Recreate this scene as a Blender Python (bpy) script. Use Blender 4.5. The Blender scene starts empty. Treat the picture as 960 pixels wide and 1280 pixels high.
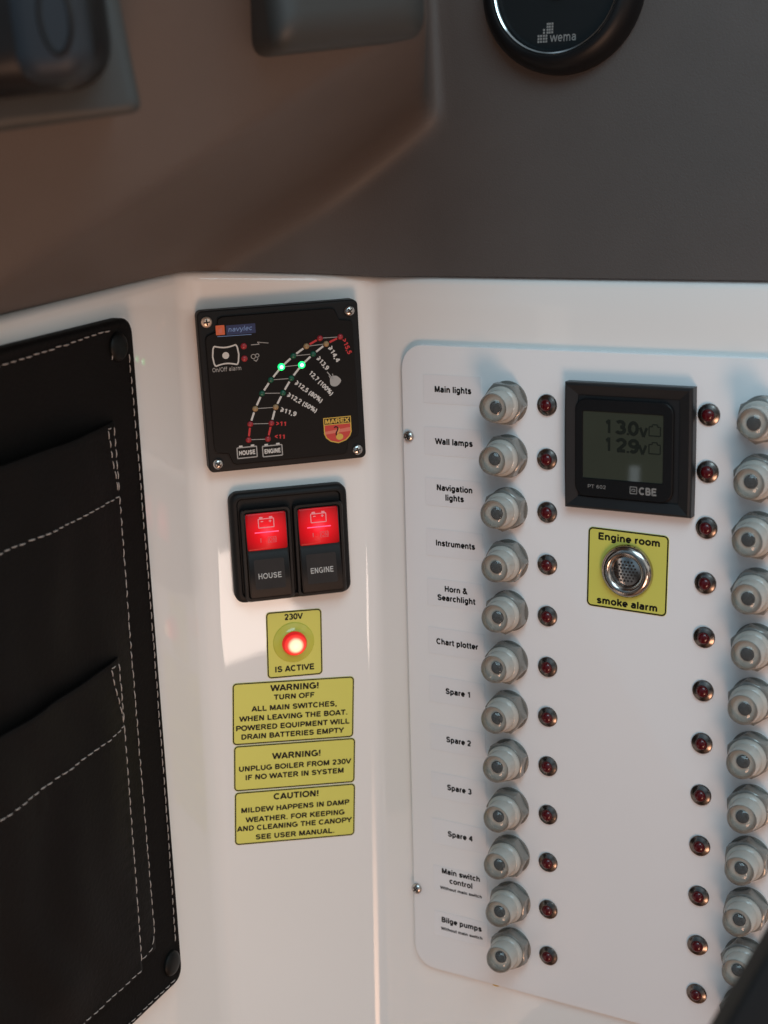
import bpy, bmesh, math, random
from mathutils import Vector, Matrix

random.seed(7)
SC = bpy.context.scene
COL = SC.collection
S = 0.001                                   # everything below is in millimetres
PI = math.pi
RAD = math.radians

# ------------------------------------------------------------------ camera
cam_d = bpy.data.cameras.new('camera')
cam = bpy.data.objects.new('camera', cam_d)
COL.objects.link(cam)
right = Vector((0.9698, -0.2389, -0.0481)); upv = Vector((0.1068, 0.2395, 0.965)); back = Vector((-0.2191, -0.941, 0.2578))
m = Matrix((right, upv, back)).transposed().to_4x4()
m.translation = Vector((-113.02, -683.29, 121.13)) * S
cam.matrix_world = m
cam_d.sensor_fit = 'VERTICAL'; cam_d.sensor_height = 36.0; cam_d.sensor_width = 27.0
cam_d.lens = 36.0 * 1900.0 / 1280.0
cam_d.clip_start = 0.01; cam_d.clip_end = 50.0
cam_d.dof.use_dof = True; cam_d.dof.focus_distance = 0.680; cam_d.dof.aperture_fstop = 10.5
SC.camera = cam

# ------------------------------------------------------------------ light, exposure
SC.view_settings.view_transform = 'Standard'
SC.view_settings.look = 'None'
SC.view_settings.exposure = -0.10
SC.view_settings.gamma = 1.0
SC.render.engine = 'CYCLES'
SC.cycles.use_denoising = True
SC.cycles.filter_width = 1.5
SC.cycles.max_bounces = 10
SC.cycles.transmission_bounces = 8
SC.cycles.caustics_reflective = False
SC.cycles.caustics_refractive = False

world = bpy.data.worlds.new('World'); SC.world = world
world.use_nodes = True
wn = world.node_tree; wn.nodes.clear()
def N(nt, typ, **kw):
    n = nt.nodes.new(typ)
    for k, v in kw.items(): setattr(n, k, v)
    return n
tc = N(wn, 'ShaderNodeTexCoord')
sep = N(wn, 'ShaderNodeSeparateXYZ'); wn.links.new(tc.outputs['Generated'], sep.inputs[0])
mapr = N(wn, 'ShaderNodeMapRange'); mapr.inputs[1].default_value = -1; mapr.inputs[2].default_value = 1
wn.links.new(sep.outputs['Z'], mapr.inputs[0])
ramp = N(wn, 'ShaderNodeValToRGB')
cr = ramp.color_ramp
cr.elements[0].position = 0.0; cr.elements[0].color = (0.36, 0.21, 0.135, 1)
cr.elements[1].position = 1.0; cr.elements[1].color = (0.50, 0.66, 0.75, 1)
e = cr.elements.new(0.36); e.color = (0.31, 0.25, 0.215, 1)
e = cr.elements.new(0.52); e.color = (0.43, 0.54, 0.59, 1)
wn.links.new(mapr.outputs[0], ramp.inputs[0])
# the cabin round the panel: darker furniture and brighter window openings
nz = N(wn, 'ShaderNodeTexNoise'); nz.inputs['Scale'].default_value = 2.6; nz.inputs['Detail'].default_value = 1.0
wn.links.new(tc.outputs['Generated'], nz.inputs['Vector'])
nr = N(wn, 'ShaderNodeMapRange'); nr.inputs[1].default_value = 0.36; nr.inputs[2].default_value = 0.64
nr.inputs[3].default_value = 0.25; nr.inputs[4].default_value = 1.75
wn.links.new(nz.outputs['Fac'], nr.inputs[0])
mul = N(wn, 'ShaderNodeMixRGB', blend_type='MULTIPLY'); mul.inputs[0].default_value = 1.0
wn.links.new(ramp.outputs[0], mul.inputs[1]); wn.links.new(nr.outputs[0], mul.inputs[2])
# warm fill added from the right of the helm, cool daylight to its left
mx = N(wn, 'ShaderNodeMapRange'); mx.inputs[1].default_value = -0.8; mx.inputs[2].default_value = 0.8
wn.links.new(sep.outputs['X'], mx.inputs[0])
side = N(wn, 'ShaderNodeMixRGB'); side.inputs[1].default_value = (0.60, 0.74, 0.88, 1); side.inputs[2].default_value = (2.5, 1.92, 1.62, 1)
wn.links.new(mx.outputs[0], side.inputs[0])
mul2 = N(wn, 'ShaderNodeMixRGB', blend_type='MULTIPLY'); mul2.inputs[0].default_value = 1.0
wn.links.new(mul.outputs[0], mul2.inputs[1]); wn.links.new(side.outputs[0], mul2.inputs[2])
bg = N(wn, 'ShaderNodeBackground'); bg.inputs[1].default_value = 0.62
wn.links.new(mul2.outputs[0], bg.inputs[0])
wo = N(wn, 'ShaderNodeOutputWorld'); wn.links.new(bg.outputs[0], wo.inputs[0])

def area(name, loc, target, sx, sy, power, col):
    d = bpy.data.lights.new(name, 'AREA'); d.shape = 'RECTANGLE'; d.size = sx; d.size_y = sy
    d.energy = power; d.color = col
    o = bpy.data.objects.new(name, d); COL.objects.link(o)
    o.location = loc
    o.rotation_euler = (Vector(target) - Vector(loc)).to_track_quat('-Z', 'Y').to_euler()
    return o
# warm cabin lamp low in front, an added cool fill above and behind, a small far window whose glint lies on the gelcoat
wl = bpy.data.lights.new('warm_lamp', 'SPOT'); wl.energy = 66.0; wl.color = (1.0, 0.57, 0.37)
wl.shadow_soft_size = 0.33; wl.spot_size = RAD(45); wl.spot_blend = 1.0
wlo = bpy.data.objects.new('warm_lamp', wl); COL.objects.link(wlo)
wlo.location = (-0.20, -1.57, -1.06)
wlo.rotation_euler = (Vector((0.0, -0.05, 0.30)) - wlo.location).to_track_quat('-Z', 'Y').to_euler()
area('cool_fill_light', (-0.05, -0.78, 0.66), (0.03, 0, 0.02), 0.65, 0.42, 4.6, (0.56, 0.85, 1.0))
area('screen_glint_light', (-0.407, -0.352, -0.136), (0.131, -0.0975, -0.031), 0.008, 0.024, 0.0013, (0.80, 0.92, 1.0))  # tiny lamp added to put a glint on the display screen
wlight = area('window_light', (0.118, -1.13, -0.430), (-0.028, -0.003, -0.117), 0.125, 0.125, 0.55, (1.0, 0.80, 0.68))
wlight.matrix_world = Matrix.Translation(wlight.location) @ wlight.rotation_euler.to_matrix().to_4x4() @ Matrix.Rotation(RAD(24), 4, 'Z')

# ------------------------------------------------------------------ materials
def mat(name, col, rough=0.5, metal=0.0, spec=0.5, trans=0.0, ior=1.45, emit=None, estr=0.0, coat=0.0,
        vary=0.0, vscale=60.0, bump=0.0, bscale=400.0, rvary=0.0):
    mt = bpy.data.materials.new(name); mt.use_nodes = True
    nt = mt.node_tree; b = nt.nodes['Principled BSDF']
    b.inputs['Base Color'].default_value = (*col, 1)
    b.inputs['Roughness'].default_value = rough
    b.inputs['Metallic'].default_value = metal
    b.inputs['Specular IOR Level'].default_value = spec
    b.inputs['Transmission Weight'].default_value = trans
    b.inputs['IOR'].default_value = ior
    b.inputs['Coat Weight'].default_value = coat
    if emit:
        b.inputs['Emission Color'].default_value = (*emit, 1); b.inputs['Emission Strength'].default_value = estr
    if vary or bump or rvary:
        t = N(nt, 'ShaderNodeTexCoord')
    if vary:
        n = N(nt, 'ShaderNodeTexNoise'); n.inputs['Scale'].default_value = vscale; n.inputs['Detail'].default_value = 4
        nt.links.new(t.outputs['Object'], n.inputs['Vector'])
        mx = N(nt, 'ShaderNodeMixRGB'); mx.inputs[1].default_value = (*[c * (1 - vary) for c in col], 1)
        mx.inputs[2].default_value = (*[min(1, c * (1 + vary)) for c in col], 1)
        nt.links.new(n.outputs['Fac'], mx.inputs[0]); nt.links.new(mx.outputs[0], b.inputs['Base Color'])
    if rvary:
        n = N(nt, 'ShaderNodeTexNoise'); n.inputs['Scale'].default_value = vscale * 0.7; n.inputs['Detail'].default_value = 3
        nt.links.new(t.outputs['Object'], n.inputs['Vector'])
        mr = N(nt, 'ShaderNodeMapRange'); mr.inputs[1].default_value = 0.3; mr.inputs[2].default_value = 0.7
        mr.inputs[3].default_value = max(0.02, rough - rvary); mr.inputs[4].default_value = rough + rvary
        nt.links.new(n.outputs['Fac'], mr.inputs[0]); nt.links.new(mr.outputs[0], b.inputs['Roughness'])
    if bump:
        n = N(nt, 'ShaderNodeTexNoise'); n.inputs['Scale'].default_value = bscale; n.inputs['Detail'].default_value = 3
        nt.links.new(t.outputs['Object'], n.inputs['Vector'])
        bp = N(nt, 'ShaderNodeBump'); bp.inputs['Strength'].default_value = bump; bp.inputs['Distance'].default_value = 0.0004
        nt.links.new(n.outputs['Fac'], bp.inputs['Height']); nt.links.new(bp.outputs[0], b.inputs['Normal'])
    return mt

def radial_lamp(name, r_mm, stops, strength, base):
    """a lens that glows: hottest over the bulb in its middle (object space), dimmer towards its rim"""
    mt = mat(name, base, rough=0.22, spec=0.2)
    nt = mt.node_tree; b = nt.nodes['Principled BSDF']
    t = N(nt, 'ShaderNodeTexCoord'); sp = N(nt, 'ShaderNodeSeparateXYZ'); nt.links.new(t.outputs['Object'], sp.inputs[0])
    cx = N(nt, 'ShaderNodeCombineXYZ'); nt.links.new(sp.outputs[0], cx.inputs[0]); nt.links.new(sp.outputs[1], cx.inputs[1])
    ln = N(nt, 'ShaderNodeVectorMath', operation='LENGTH'); nt.links.new(cx.outputs[0], ln.inputs[0])
    mr = N(nt, 'ShaderNodeMapRange'); mr.inputs[1].default_value = 0; mr.inputs[2].default_value = r_mm * S
    nt.links.new(ln.outputs['Value'], mr.inputs[0])
    rp = N(nt, 'ShaderNodeValToRGB')
    c = rp.color_ramp
    c.elements[0].position = stops[0][0]; c.elements[0].color = (*stops[0][1], 1)
    c.elements[1].position = stops[-1][0]; c.elements[1].color = (*stops[-1][1], 1)
    for p, q in stops[1:-1]:
        el = c.elements.new(p); el.color = (*q, 1)
    nt.links.new(mr.outputs[0], rp.inputs[0]); nt.links.new(rp.outputs[0], b.inputs['Emission Color'])
    b.inputs['Emission Strength'].default_value = strength
    return mt

M = {}
M['gelcoat'] = mat('white_gelcoat', (0.76, 0.755, 0.74), rough=0.022, spec=0.5, vary=0.015, vscale=14, bump=0.025, bscale=30, rvary=0.008)
M['laminate'] = mat('white_laminate', (0.775, 0.775, 0.785), rough=0.24)
M['dash'] = mat('grey_textured_dash', (0.076, 0.0645, 0.0595), rough=0.58, vary=0.10, vscale=35, bump=0.35, bscale=1300)
M['dash_trim'] = mat('cool_grey_trim', (0.024, 0.0275, 0.028), rough=0.55, vary=0.08, vscale=40, bump=0.08, bscale=900)
M['black'] = mat('black_plastic', (0.006, 0.006, 0.0066), rough=0.36, spec=0.28, vary=0.15, vscale=80, rvary=0.06)
M['black_matt'] = mat('matt_black_plastic', (0.007, 0.007, 0.0075), rough=0.52, spec=0.25, bump=0.05, bscale=1500)
M['face'] = mat('black_printed_face', (0.0045, 0.004, 0.004), rough=0.42, spec=0.2, rvary=0.06, vscale=60)
M['charcoal'] = mat('charcoal_plastic', (0.015, 0.015, 0.016), rough=0.36, spec=0.35, rvary=0.05, vscale=70, bump=0.03, bscale=1400)
M['handle'] = mat('blue_grey_handle', (0.014, 0.019, 0.025), rough=0.5, spec=0.3, vary=0.1, vscale=60)
M['leather'] = mat('dark_leatherette', (0.0030, 0.0023, 0.0021), rough=0.66, spec=0.16, vary=0.3, vscale=45, bump=0.6, bscale=520)
M['thread'] = mat('pale_thread', (0.34, 0.31, 0.29), rough=0.8, vary=0.25, vscale=500)
M['snap'] = mat('dark_snap', (0.0045, 0.0052, 0.005), rough=0.45, spec=0.2)
M['chrome'] = mat('bright_chrome', (0.62, 0.60, 0.58), rough=0.10, metal=1.0)
M['dark_chrome'] = mat('tarnished_chrome', (0.19, 0.165, 0.15), rough=0.22, metal=1.0)
M['alarm_ring'] = mat('shaded_chrome_ring', (0.45, 0.41, 0.375), rough=0.16, metal=1.0)
M['steel'] = mat('screw_steel', (0.52, 0.50, 0.48), rough=0.24, metal=1.0)
M['dull_steel'] = mat('dull_steel', (0.30, 0.29, 0.28), rough=0.35, metal=1.0)
M['brass'] = mat('pinkish_screw', (0.78, 0.60, 0.48), rough=0.32, metal=0.7)
M['slot'] = mat('dark_recess', (0.015, 0.013, 0.012), rough=0.7)
M['nut'] = mat('translucent_grey_nut', (0.23, 0.225, 0.208), rough=0.22, metal=0.3, spec=0.6, vary=0.18, vscale=120)
def silicone(name, col, cover, rough):
    """clear silicone skin: partly see-through body under a full-strength gloss"""
    mt = bpy.data.materials.new(name); mt.use_nodes = True
    nt = mt.node_tree; nt.nodes.clear()
    tr = N(nt, 'ShaderNodeBsdfTransparent'); tr.inputs[0].default_value = (0.96, 0.95, 0.93, 1)
    df = N(nt, 'ShaderNodeBsdfDiffuse'); tl = N(nt, 'ShaderNodeBsdfTranslucent')
    t = N(nt, 'ShaderNodeTexCoord'); n = N(nt, 'ShaderNodeTexNoise'); n.inputs['Scale'].default_value = 170
    nt.links.new(t.outputs['Object'], n.inputs['Vector'])
    cm = N(nt, 'ShaderNodeMixRGB'); cm.inputs[1].default_value = (*[c * 0.9 for c in col], 1); cm.inputs[2].default_value = (*[min(1, c * 1.1) for c in col], 1)
    nt.links.new(n.outputs['Fac'], cm.inputs[0])
    nt.links.new(cm.outputs[0], df.inputs[0]); nt.links.new(cm.outputs[0], tl.inputs[0])
    body = N(nt, 'ShaderNodeMixShader'); body.inputs[0].default_value = 0.32
    nt.links.new(df.outputs[0], body.inputs[1]); nt.links.new(tl.outputs[0], body.inputs[2])
    see = N(nt, 'ShaderNodeMixShader'); see.inputs[0].default_value = cover
    nt.links.new(tr.outputs[0], see.inputs[1]); nt.links.new(body.outputs[0], see.inputs[2])
    gl = N(nt, 'ShaderNodeBsdfGlossy'); gl.inputs['Roughness'].default_value = rough
    fr = N(nt, 'ShaderNodeFresnel'); fr.inputs[0].default_value = 1.45
    out = N(nt, 'ShaderNodeMixShader'); nt.links.new(fr.outputs[0], out.inputs[0])
    nt.links.new(see.outputs[0], out.inputs[1]); nt.links.new(gl.outputs[0], out.inputs[2])
    om = N(nt, 'ShaderNodeOutputMaterial'); nt.links.new(out.outputs[0], om.inputs[0])
    return mt
M['boot'] = silicone('clear_silicone_boot', (0.96, 0.92, 0.85), 0.62, 0.06)
M['boot_tip'] = silicone('clear_boot_tip', (0.80, 0.78, 0.73), 0.08, 0.04)
M['plunger'] = mat('dark_push_button', (0.010, 0.014, 0.018), rough=0.5, spec=0.2)
M['red_lens'] = mat('unlit_red_lens', (0.075, 0.0035, 0.006), rough=0.14)
M['yellow'] = mat('yellow_vinyl', (0.61, 0.595, 0.115), rough=0.38, vary=0.03, vscale=40)
M['ink'] = mat('black_ink', (0.006, 0.0055, 0.005), rough=0.5, spec=0.25)
M['clear_label'] = mat('satin_label_tape', (0.735, 0.745, 0.768), rough=0.2)
M['white_ink'] = mat('white_print', (0.55, 0.55, 0.53), rough=0.5)
M['grey_ink'] = mat('grey_print', (0.20, 0.20, 0.195), rough=0.5)
M['pale_ink'] = mat('pale_grey_print', (0.33, 0.33, 0.32), rough=0.5)
M['red_ink'] = mat('red_print', (0.50, 0.022, 0.026), rough=0.5)
M['orange_ink'] = mat('orange_print', (0.62, 0.13, 0.05), rough=0.5)
M['blue_ink'] = mat('dark_blue_print', (0.016, 0.030, 0.105), rough=0.45)
M['light_blue_ink'] = mat('light_blue_print', (0.16, 0.28, 0.55), rough=0.5)
M['gold_ink'] = mat('gold_print', (0.56, 0.36, 0.06), rough=0.45)
M['shield_red'] = mat('shield_red_print', (0.50, 0.045, 0.035), rough=0.45)
M['shield_pale'] = mat('shield_pale_red_print', (0.60, 0.16, 0.11), rough=0.45)
M['led_red'] = mat('unlit_red_led', (0.30, 0.022, 0.030), rough=0.25)
M['led_green'] = mat('unlit_green_led', (0.008, 0.085, 0.050), rough=0.25)
M['led_amber'] = mat('unlit_amber_led', (0.30, 0.20, 0.10), rough=0.25)
M['led_lit'] = radial_lamp('lit_green_led', 1.35, [(0.0, (0.85, 1.0, 0.88)), (0.36, (0.50, 1.0, 0.60)), (0.62, (0.02, 0.50, 0.11)), (1.0, (0.0, 0.34, 0.06))], 5.5, (0.05, 0.5, 0.2))
M['lamp_lens'] = radial_lamp('lit_red_lamp', 5.4, [(0.0, (1.0, 0.74, 0.50)), (0.50, (1.0, 0.60, 0.38)), (0.74, (0.85, 0.045, 0.03)), (1.0, (0.30, 0.003, 0.005))], 1.7, (0.35, 0.02, 0.02))
M['rocker_lens'] = radial_lamp('lit_red_rocker', 12.0, [(0.0, (1.0, 0.045, 0.075)), (0.30, (0.70, 0.006, 0.012)), (1.0, (0.17, 0.001, 0.002))], 1.25, (0.12, 0.002, 0.003))
M['rocker_line'] = mat('glowing_pink_line', (0.6, 0.1, 0.2), emit=(1.0, 0.055, 0.16), estr=1.5)
M['rocker_ink'] = mat('pink_print_on_red', (0.45, 0.20, 0.22), rough=0.5, emit=(0.75, 0.20, 0.22), estr=0.45)
M['rocker_ink_dim'] = mat('dim_print_on_red', (0.35, 0.08, 0.09), rough=0.5, emit=(0.75, 0.10, 0.12), estr=0.35)
M['smoked'] = mat('smoked_rocker_window', (0.018, 0.013, 0.012), rough=0.30, vary=0.3, vscale=150)
M['lcd'] = mat('grey_green_screen', (0.036, 0.041, 0.028), rough=0.03, spec=0.5, vary=0.10, vscale=50)
M['lcd_ink'] = mat('dark_screen_segment', (0.011, 0.013, 0.009), rough=0.03)
M['dial'] = mat('dark_gauge_dial', (0.011, 0.014, 0.016), rough=0.18, spec=0.5)
M['clear_ring'] = mat('yellowed_clear_ring', (0.53, 0.53, 0.085), rough=0.10, spec=0.5, coat=0.3)
M['glass'] = mat('gauge_glass', (1, 1, 1), rough=0.02, trans=1.0, ior=1.45)
M['pad'] = mat('blackish_pad', (0.008, 0.0078, 0.0083), rough=0.6, spec=0.25, vary=0.15, vscale=30, bump=0.1, bscale=700)

# ------------------------------------------------------------------ mesh helpers (mm, local: x right, y up, z out of the wall)
def link(name, bm, mt, parent=None, smooth=True, angle=35):
    me = bpy.data.meshes.new(name)
    for v in bm.verts: v.co *= S
    bmesh.ops.recalc_face_normals(bm, faces=bm.faces)
    bm.to_mesh(me); bm.free()
    me.materials.append(mt)
    if smooth:
        me.shade_smooth(); me.set_sharp_from_angle(angle=RAD(angle))
    o = bpy.data.objects.new(name, me); COL.objects.link(o)
    if parent: o.parent = parent
    return o

def tag(o, label, cat, group=None):
    o['label'] = label; o['category'] = cat
    if group: o['group'] = group
    return o

def empty(name, label, cat, group=None):
    o = bpy.data.objects.new(name, None); o.empty_display_size = 0.01; COL.objects.link(o)
    return tag(o, label, cat, group)

def loft(bm, loops, cap0=False, cap1=True):
    rows = [[bm.verts.new(p) for p in lp] for lp in loops]
    n = len(rows[0])
    for a, b in zip(rows, rows[1:]):
        for i in range(n):
            bm.faces.new((a[i], a[(i + 1) % n], b[(i + 1) % n], b[i]))
    if cap0: bm.faces.new(rows[0])
    if cap1: bm.faces.new(rows[-1])
    return rows

def rrect(w, h, r, z, cx=0, cy=0, seg=6):
    pts = []
    r = max(0.01, min(r, w / 2 - .01, h / 2 - .01))
    for k, (sx, sy) in enumerate(((1, 1), (-1, 1), (-1, -1), (1, -1))):
        for i in range(seg + 1):
            a = (k + i / seg) * PI / 2
            pts.append((cx + sx * (w / 2 - r) + r * math.cos(a), cy + sy * (h / 2 - r) + r * math.sin(a), z))
    return pts

def rbox(bm, w, h, r, z0, z1, bev, cx=0, cy=0, cap0=False):
    lo = [rrect(w, h, r, z0, cx, cy)]
    for i in range(5):
        a = i / 4 * PI / 2; d = bev * (1 - math.cos(a))
        lo.append(rrect(w - 2 * d, h - 2 * d, r - d, z1 - bev + bev * math.sin(a), cx, cy))
    loft(bm, lo, cap0, True)

def circ(r, z, seg=40, cx=0, cy=0, sx=1, sy=1):
    return [(cx + sx * r * math.cos(2 * PI * i / seg), cy + sy * r * math.sin(2 * PI * i / seg), z) for i in range(seg)]

def lathe(bm, prof, seg=40, cx=0, cy=0, cap=True, cap0=False):
    loft(bm, [circ(max(r, 1e-3), z, seg, cx, cy) for r, z in prof], cap0, cap)

def flat_poly(bm, pts, z):
    return bm.faces.new([bm.verts.new((x, y, z)) for x, y in pts])

def frame_ring(bm, outer, inner):
    a = [bm.verts.new(p) for p in outer]; b = [bm.verts.new(p) for p in inner]; n = len(a)
    for i in range(n): bm.faces.new((a[i], a[(i + 1) % n], b[(i + 1) % n], b[i]))

def stroke(bm, p, q, wd, z):
    dx, dy = q[0] - p[0], q[1] - p[1]; l = math.hypot(dx, dy) or 1; nx, ny = -dy / l * wd / 2, dx / l * wd / 2
    flat_poly(bm, [(p[0] + nx, p[1] + ny), (p[0] - nx, p[1] - ny), (q[0] - nx, q[1] - ny), (q[0] + nx, q[1] + ny)], z)

def polyline(bm, pts, wd, z, closed=False):
    n = len(pts)
    for i in range(n if closed else n - 1): stroke(bm, pts[i], pts[(i + 1) % n], wd, z + i * 1e-4)

# lettering: a plain sans drawn as pen strokes on a 700-unit cap height; a six-number item is an arc (cx, cy, rx, ry, from, to)
def ell(cx, cy, rx, ry): return [(cx, cy, rx, ry, 0, 360)]
STEM = [(140, 0), (140, 700)]
TALL = [(130, 0), (130, 720)]
SHORT = [(130, 0), (130, 520)]
FONT = {
    ' ': (290, []),
    'A': (660, [[(50, 0), (330, 690)], [(610, 0), (330, 690)], [(150, 200), (510, 200)]]),
    'B': (670, [STEM, [(140, 640), (370, 640), (370, 500, 150, 140, 90, -90), (140, 360)], [(140, 360), (390, 360), (390, 210, 170, 150, 90, -90), (140, 60)]]),
    'C': (710, [[(375, 350, 275, 295, 45, 315)]]),
    'D': (710, [STEM, [(140, 640), (330, 640), (330, 350, 270, 290, 90, -90), (140, 60)]]),
    'E': (640, [STEM, [(140, 640), (580, 640)], [(140, 365), (545, 365)], [(140, 60), (595, 60)]]),
    'F': (590, [STEM, [(140, 640), (560, 640)], [(140, 350), (500, 350)]]),
    'G': (760, [[(385, 350, 285, 295, 48, 300), (650, 130), (650, 320), (410, 320)]]),
    'H': (710, [STEM, [(570, 0), (570, 700)], [(140, 365), (570, 365)]]),
    'I': (290, [[(145, 0), (145, 700)]]),
    'K': (690, [STEM, [(600, 700), (140, 250)], [(290, 410), (640, 0)]]),
    'L': (590, [STEM, [(140, 60), (560, 60)]]),
    'M': (830, [STEM, [(690, 0), (690, 700)], [(165, 700), (415, 40)], [(665, 700), (415, 40)]]),
    'N': (710, [STEM, [(570, 0), (570, 700)], [(160, 690), (550, 10)]]),
    'O': (770, [ell(385, 350, 295, 295)]),
    'P': (650, [STEM, [(140, 640), (400, 640), (400, 475, 175, 165, 90, -90), (140, 310)]]),
    'Q': (770, [ell(385, 350, 295, 295), [(430, 190), (680, -10)]]),
    'R': (710, [STEM, [(140, 640), (400, 640), (400, 485, 170, 155, 90, -90), (140, 330)], [(390, 330), (630, 0)]]),
    'S': (660, [[(330, 500, 200, 142, 15, 270), (330, 210, 220, 150, 90, -165)]]),
    'T': (610, [[(305, 0), (305, 640)], [(25, 640), (585, 640)]]),
    'U': (710, [[(135, 700), (135, 270), (355, 270, 220, 212, 180, 360), (575, 700)]]),
    'V': (650, [[(40, 700), (325, 20)], [(610, 700), (325, 20)]]),
    'W': (940, [[(40, 700), (250, 10)], [(470, 690), (250, 10)], [(470, 690), (690, 10)], [(900, 700), (690, 10)]]),
    'X': (650, [[(50, 700), (600, 0)], [(600, 700), (50, 0)]]),
    'Y': (650, [[(40, 700), (325, 300)], [(610, 700), (325, 300)], [(325, 330), (325, 0)]]),
    'a': (570, [[(275, 345, 165, 120, 160, 0), (440, 0)], [(440, 300), (250, 285), (250, 170, 150, 115, 90, 270), (330, 60), (440, 170)]]),
    'b': (610, [TALL, ell(305, 260, 180, 205)]),
    'c': (550, [[(290, 260, 190, 205, 42, 318)]]),
    'e': (570, [[(105, 255), (475, 255), (288, 260, 190, 205, 0, 315)]]),
    'f': (350, [[(155, 0), (155, 560), (275, 560, 120, 110, 180, 90), (340, 668)], [(30, 480), (320, 480)]]),
    'g': (610, [ell(290, 260, 180, 205), [(470, 520), (470, 10), (290, 10, 180, 150, 0, -150)]]),
    'h': (600, [TALL, [(130, 285), (300, 285, 170, 180, 180, 0), (470, 0)]]),
    'i': (260, [SHORT, [(130, 600), (130, 720)]]),
    'k': (560, [TALL, [(490, 520), (130, 170)], [(260, 300), (510, 0)]]),
    'l': (260, [TALL]),
    'm': (890, [SHORT, [(130, 300), (285, 300, 150, 165, 180, 0), (435, 0)], [(435, 300), (590, 300, 155, 165, 180, 0), (745, 0)]]),
    'n': (600, [SHORT, [(130, 285), (300, 285, 170, 180, 180, 0), (470, 0)]]),
    'o': (610, [ell(305, 260, 205, 205)]),
    'p': (610, [[(130, -190), (130, 520)], ell(305, 260, 180, 205)]),
    'r': (400, [SHORT, [(130, 280), (300, 280, 170, 180, 180, 75)]]),
    's': (550, [[(275, 368, 150, 98, 15, 270), (275, 163, 170, 105, 90, -165)]]),
    't': (360, [[(165, 660), (165, 140), (255, 140, 90, 82, 180, 270), (330, 62)], [(30, 480), (320, 480)]]),
    'u': (600, [[(470, 520), (470, 0)], [(130, 520), (130, 225), (300, 225, 170, 168, 180, 360)]]),
    'v': (540, [[(40, 520), (270, 20)], [(500, 520), (270, 20)]]),
    'w': (790, [[(30, 520), (210, 20)], [(395, 510), (210, 20)], [(395, 510), (580, 20)], [(760, 520), (580, 20)]]),
    'y': (540, [[(40, 520), (285, 30)], [(505, 520), (260, -110), (120, -140)]]),
    '0': (580, [ell(290, 350, 195, 295)]),
    '1': (580, [[(345, 0), (345, 700)], [(345, 650), (140, 520)]]),
    '2': (580, [[(290, 480, 190, 165, 170, -35), (130, 80)], [(85, 60), (495, 60)]]),
    '3': (580, [[(280, 500, 172, 145, 150, -90)], [(280, 210, 200, 152, 90, -155)]]),
    '4': (580, [[(410, 0), (410, 700)], [(400, 680), (85, 225)], [(55, 215), (545, 215)]]),
    '5': (580, [[(480, 640), (165, 640)], [(190, 640), (140, 330)], [(285, 228, 195, 178, 135, -155)]]),
    '6': (580, [ell(300, 220, 185, 165), [(315, 340, 200, 305, 50, 190)]]),
    '7': (580, [[(85, 640), (505, 640)], [(480, 640), (240, 0)]]),
    '8': (580, [ell(290, 508, 155, 138), ell(290, 212, 190, 155)]),
    '9': (580, [ell(280, 480, 185, 165), [(265, 360, 200, 305, 230, 370)]]),
    '!': (290, [[(145, 210), (145, 700)], [(145, 0), (145, 125)]]),
    '&': (720, [[(670, 0), (230, 500)], [(320, 545, 115, 100, 205, -50)], [(390, 465), (215, 355)], [(285, 200, 170, 145, 115, 330)], [(425, 120), (580, 340)]]),
    ',': (270, [[(135, 115), (135, 10), (95, -110)]]),
    '.': (270, [[(135, 0), (135, 125)]]),
    '/': (300, [[(20, 0), (280, 700)]]),
    '(': (340, [[(370, 270, 230, 480, 125, 235)]]),
    ')': (340, [[(-30, 270, 230, 480, 55, -55)]]),
    '%': (890, [ell(210, 520, 120, 130), ell(680, 180, 120, 130), [(250, 0), (640, 700)]]),
    '>': (600, [[(80, 590), (500, 350)], [(500, 350), (80, 110)]]),
    '<': (600, [[(520, 590), (100, 350)], [(100, 350), (520, 110)]]),
    '\u2265': (600, [[(80, 690), (500, 450)], [(500, 450), (80, 210)], [(510, 235), (90, 0)]]),
}
def pen_path(items):
    out = []
    for it in items:
        if len(it) == 2: out.append(Vector(it))
        else:
            cx, cy, rx, ry, a0, a1 = it; n = max(6, int(abs(a1 - a0) / 14))
            for k in range(n + 1):
                a = RAD(a0 + (a1 - a0) * k / n); out.append(Vector((cx + rx * math.cos(a), cy + ry * math.sin(a))))
    res = [out[0]]
    for p in out[1:]:
        if (p - res[-1]).length > 3: res.append(p)
    return res

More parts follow.
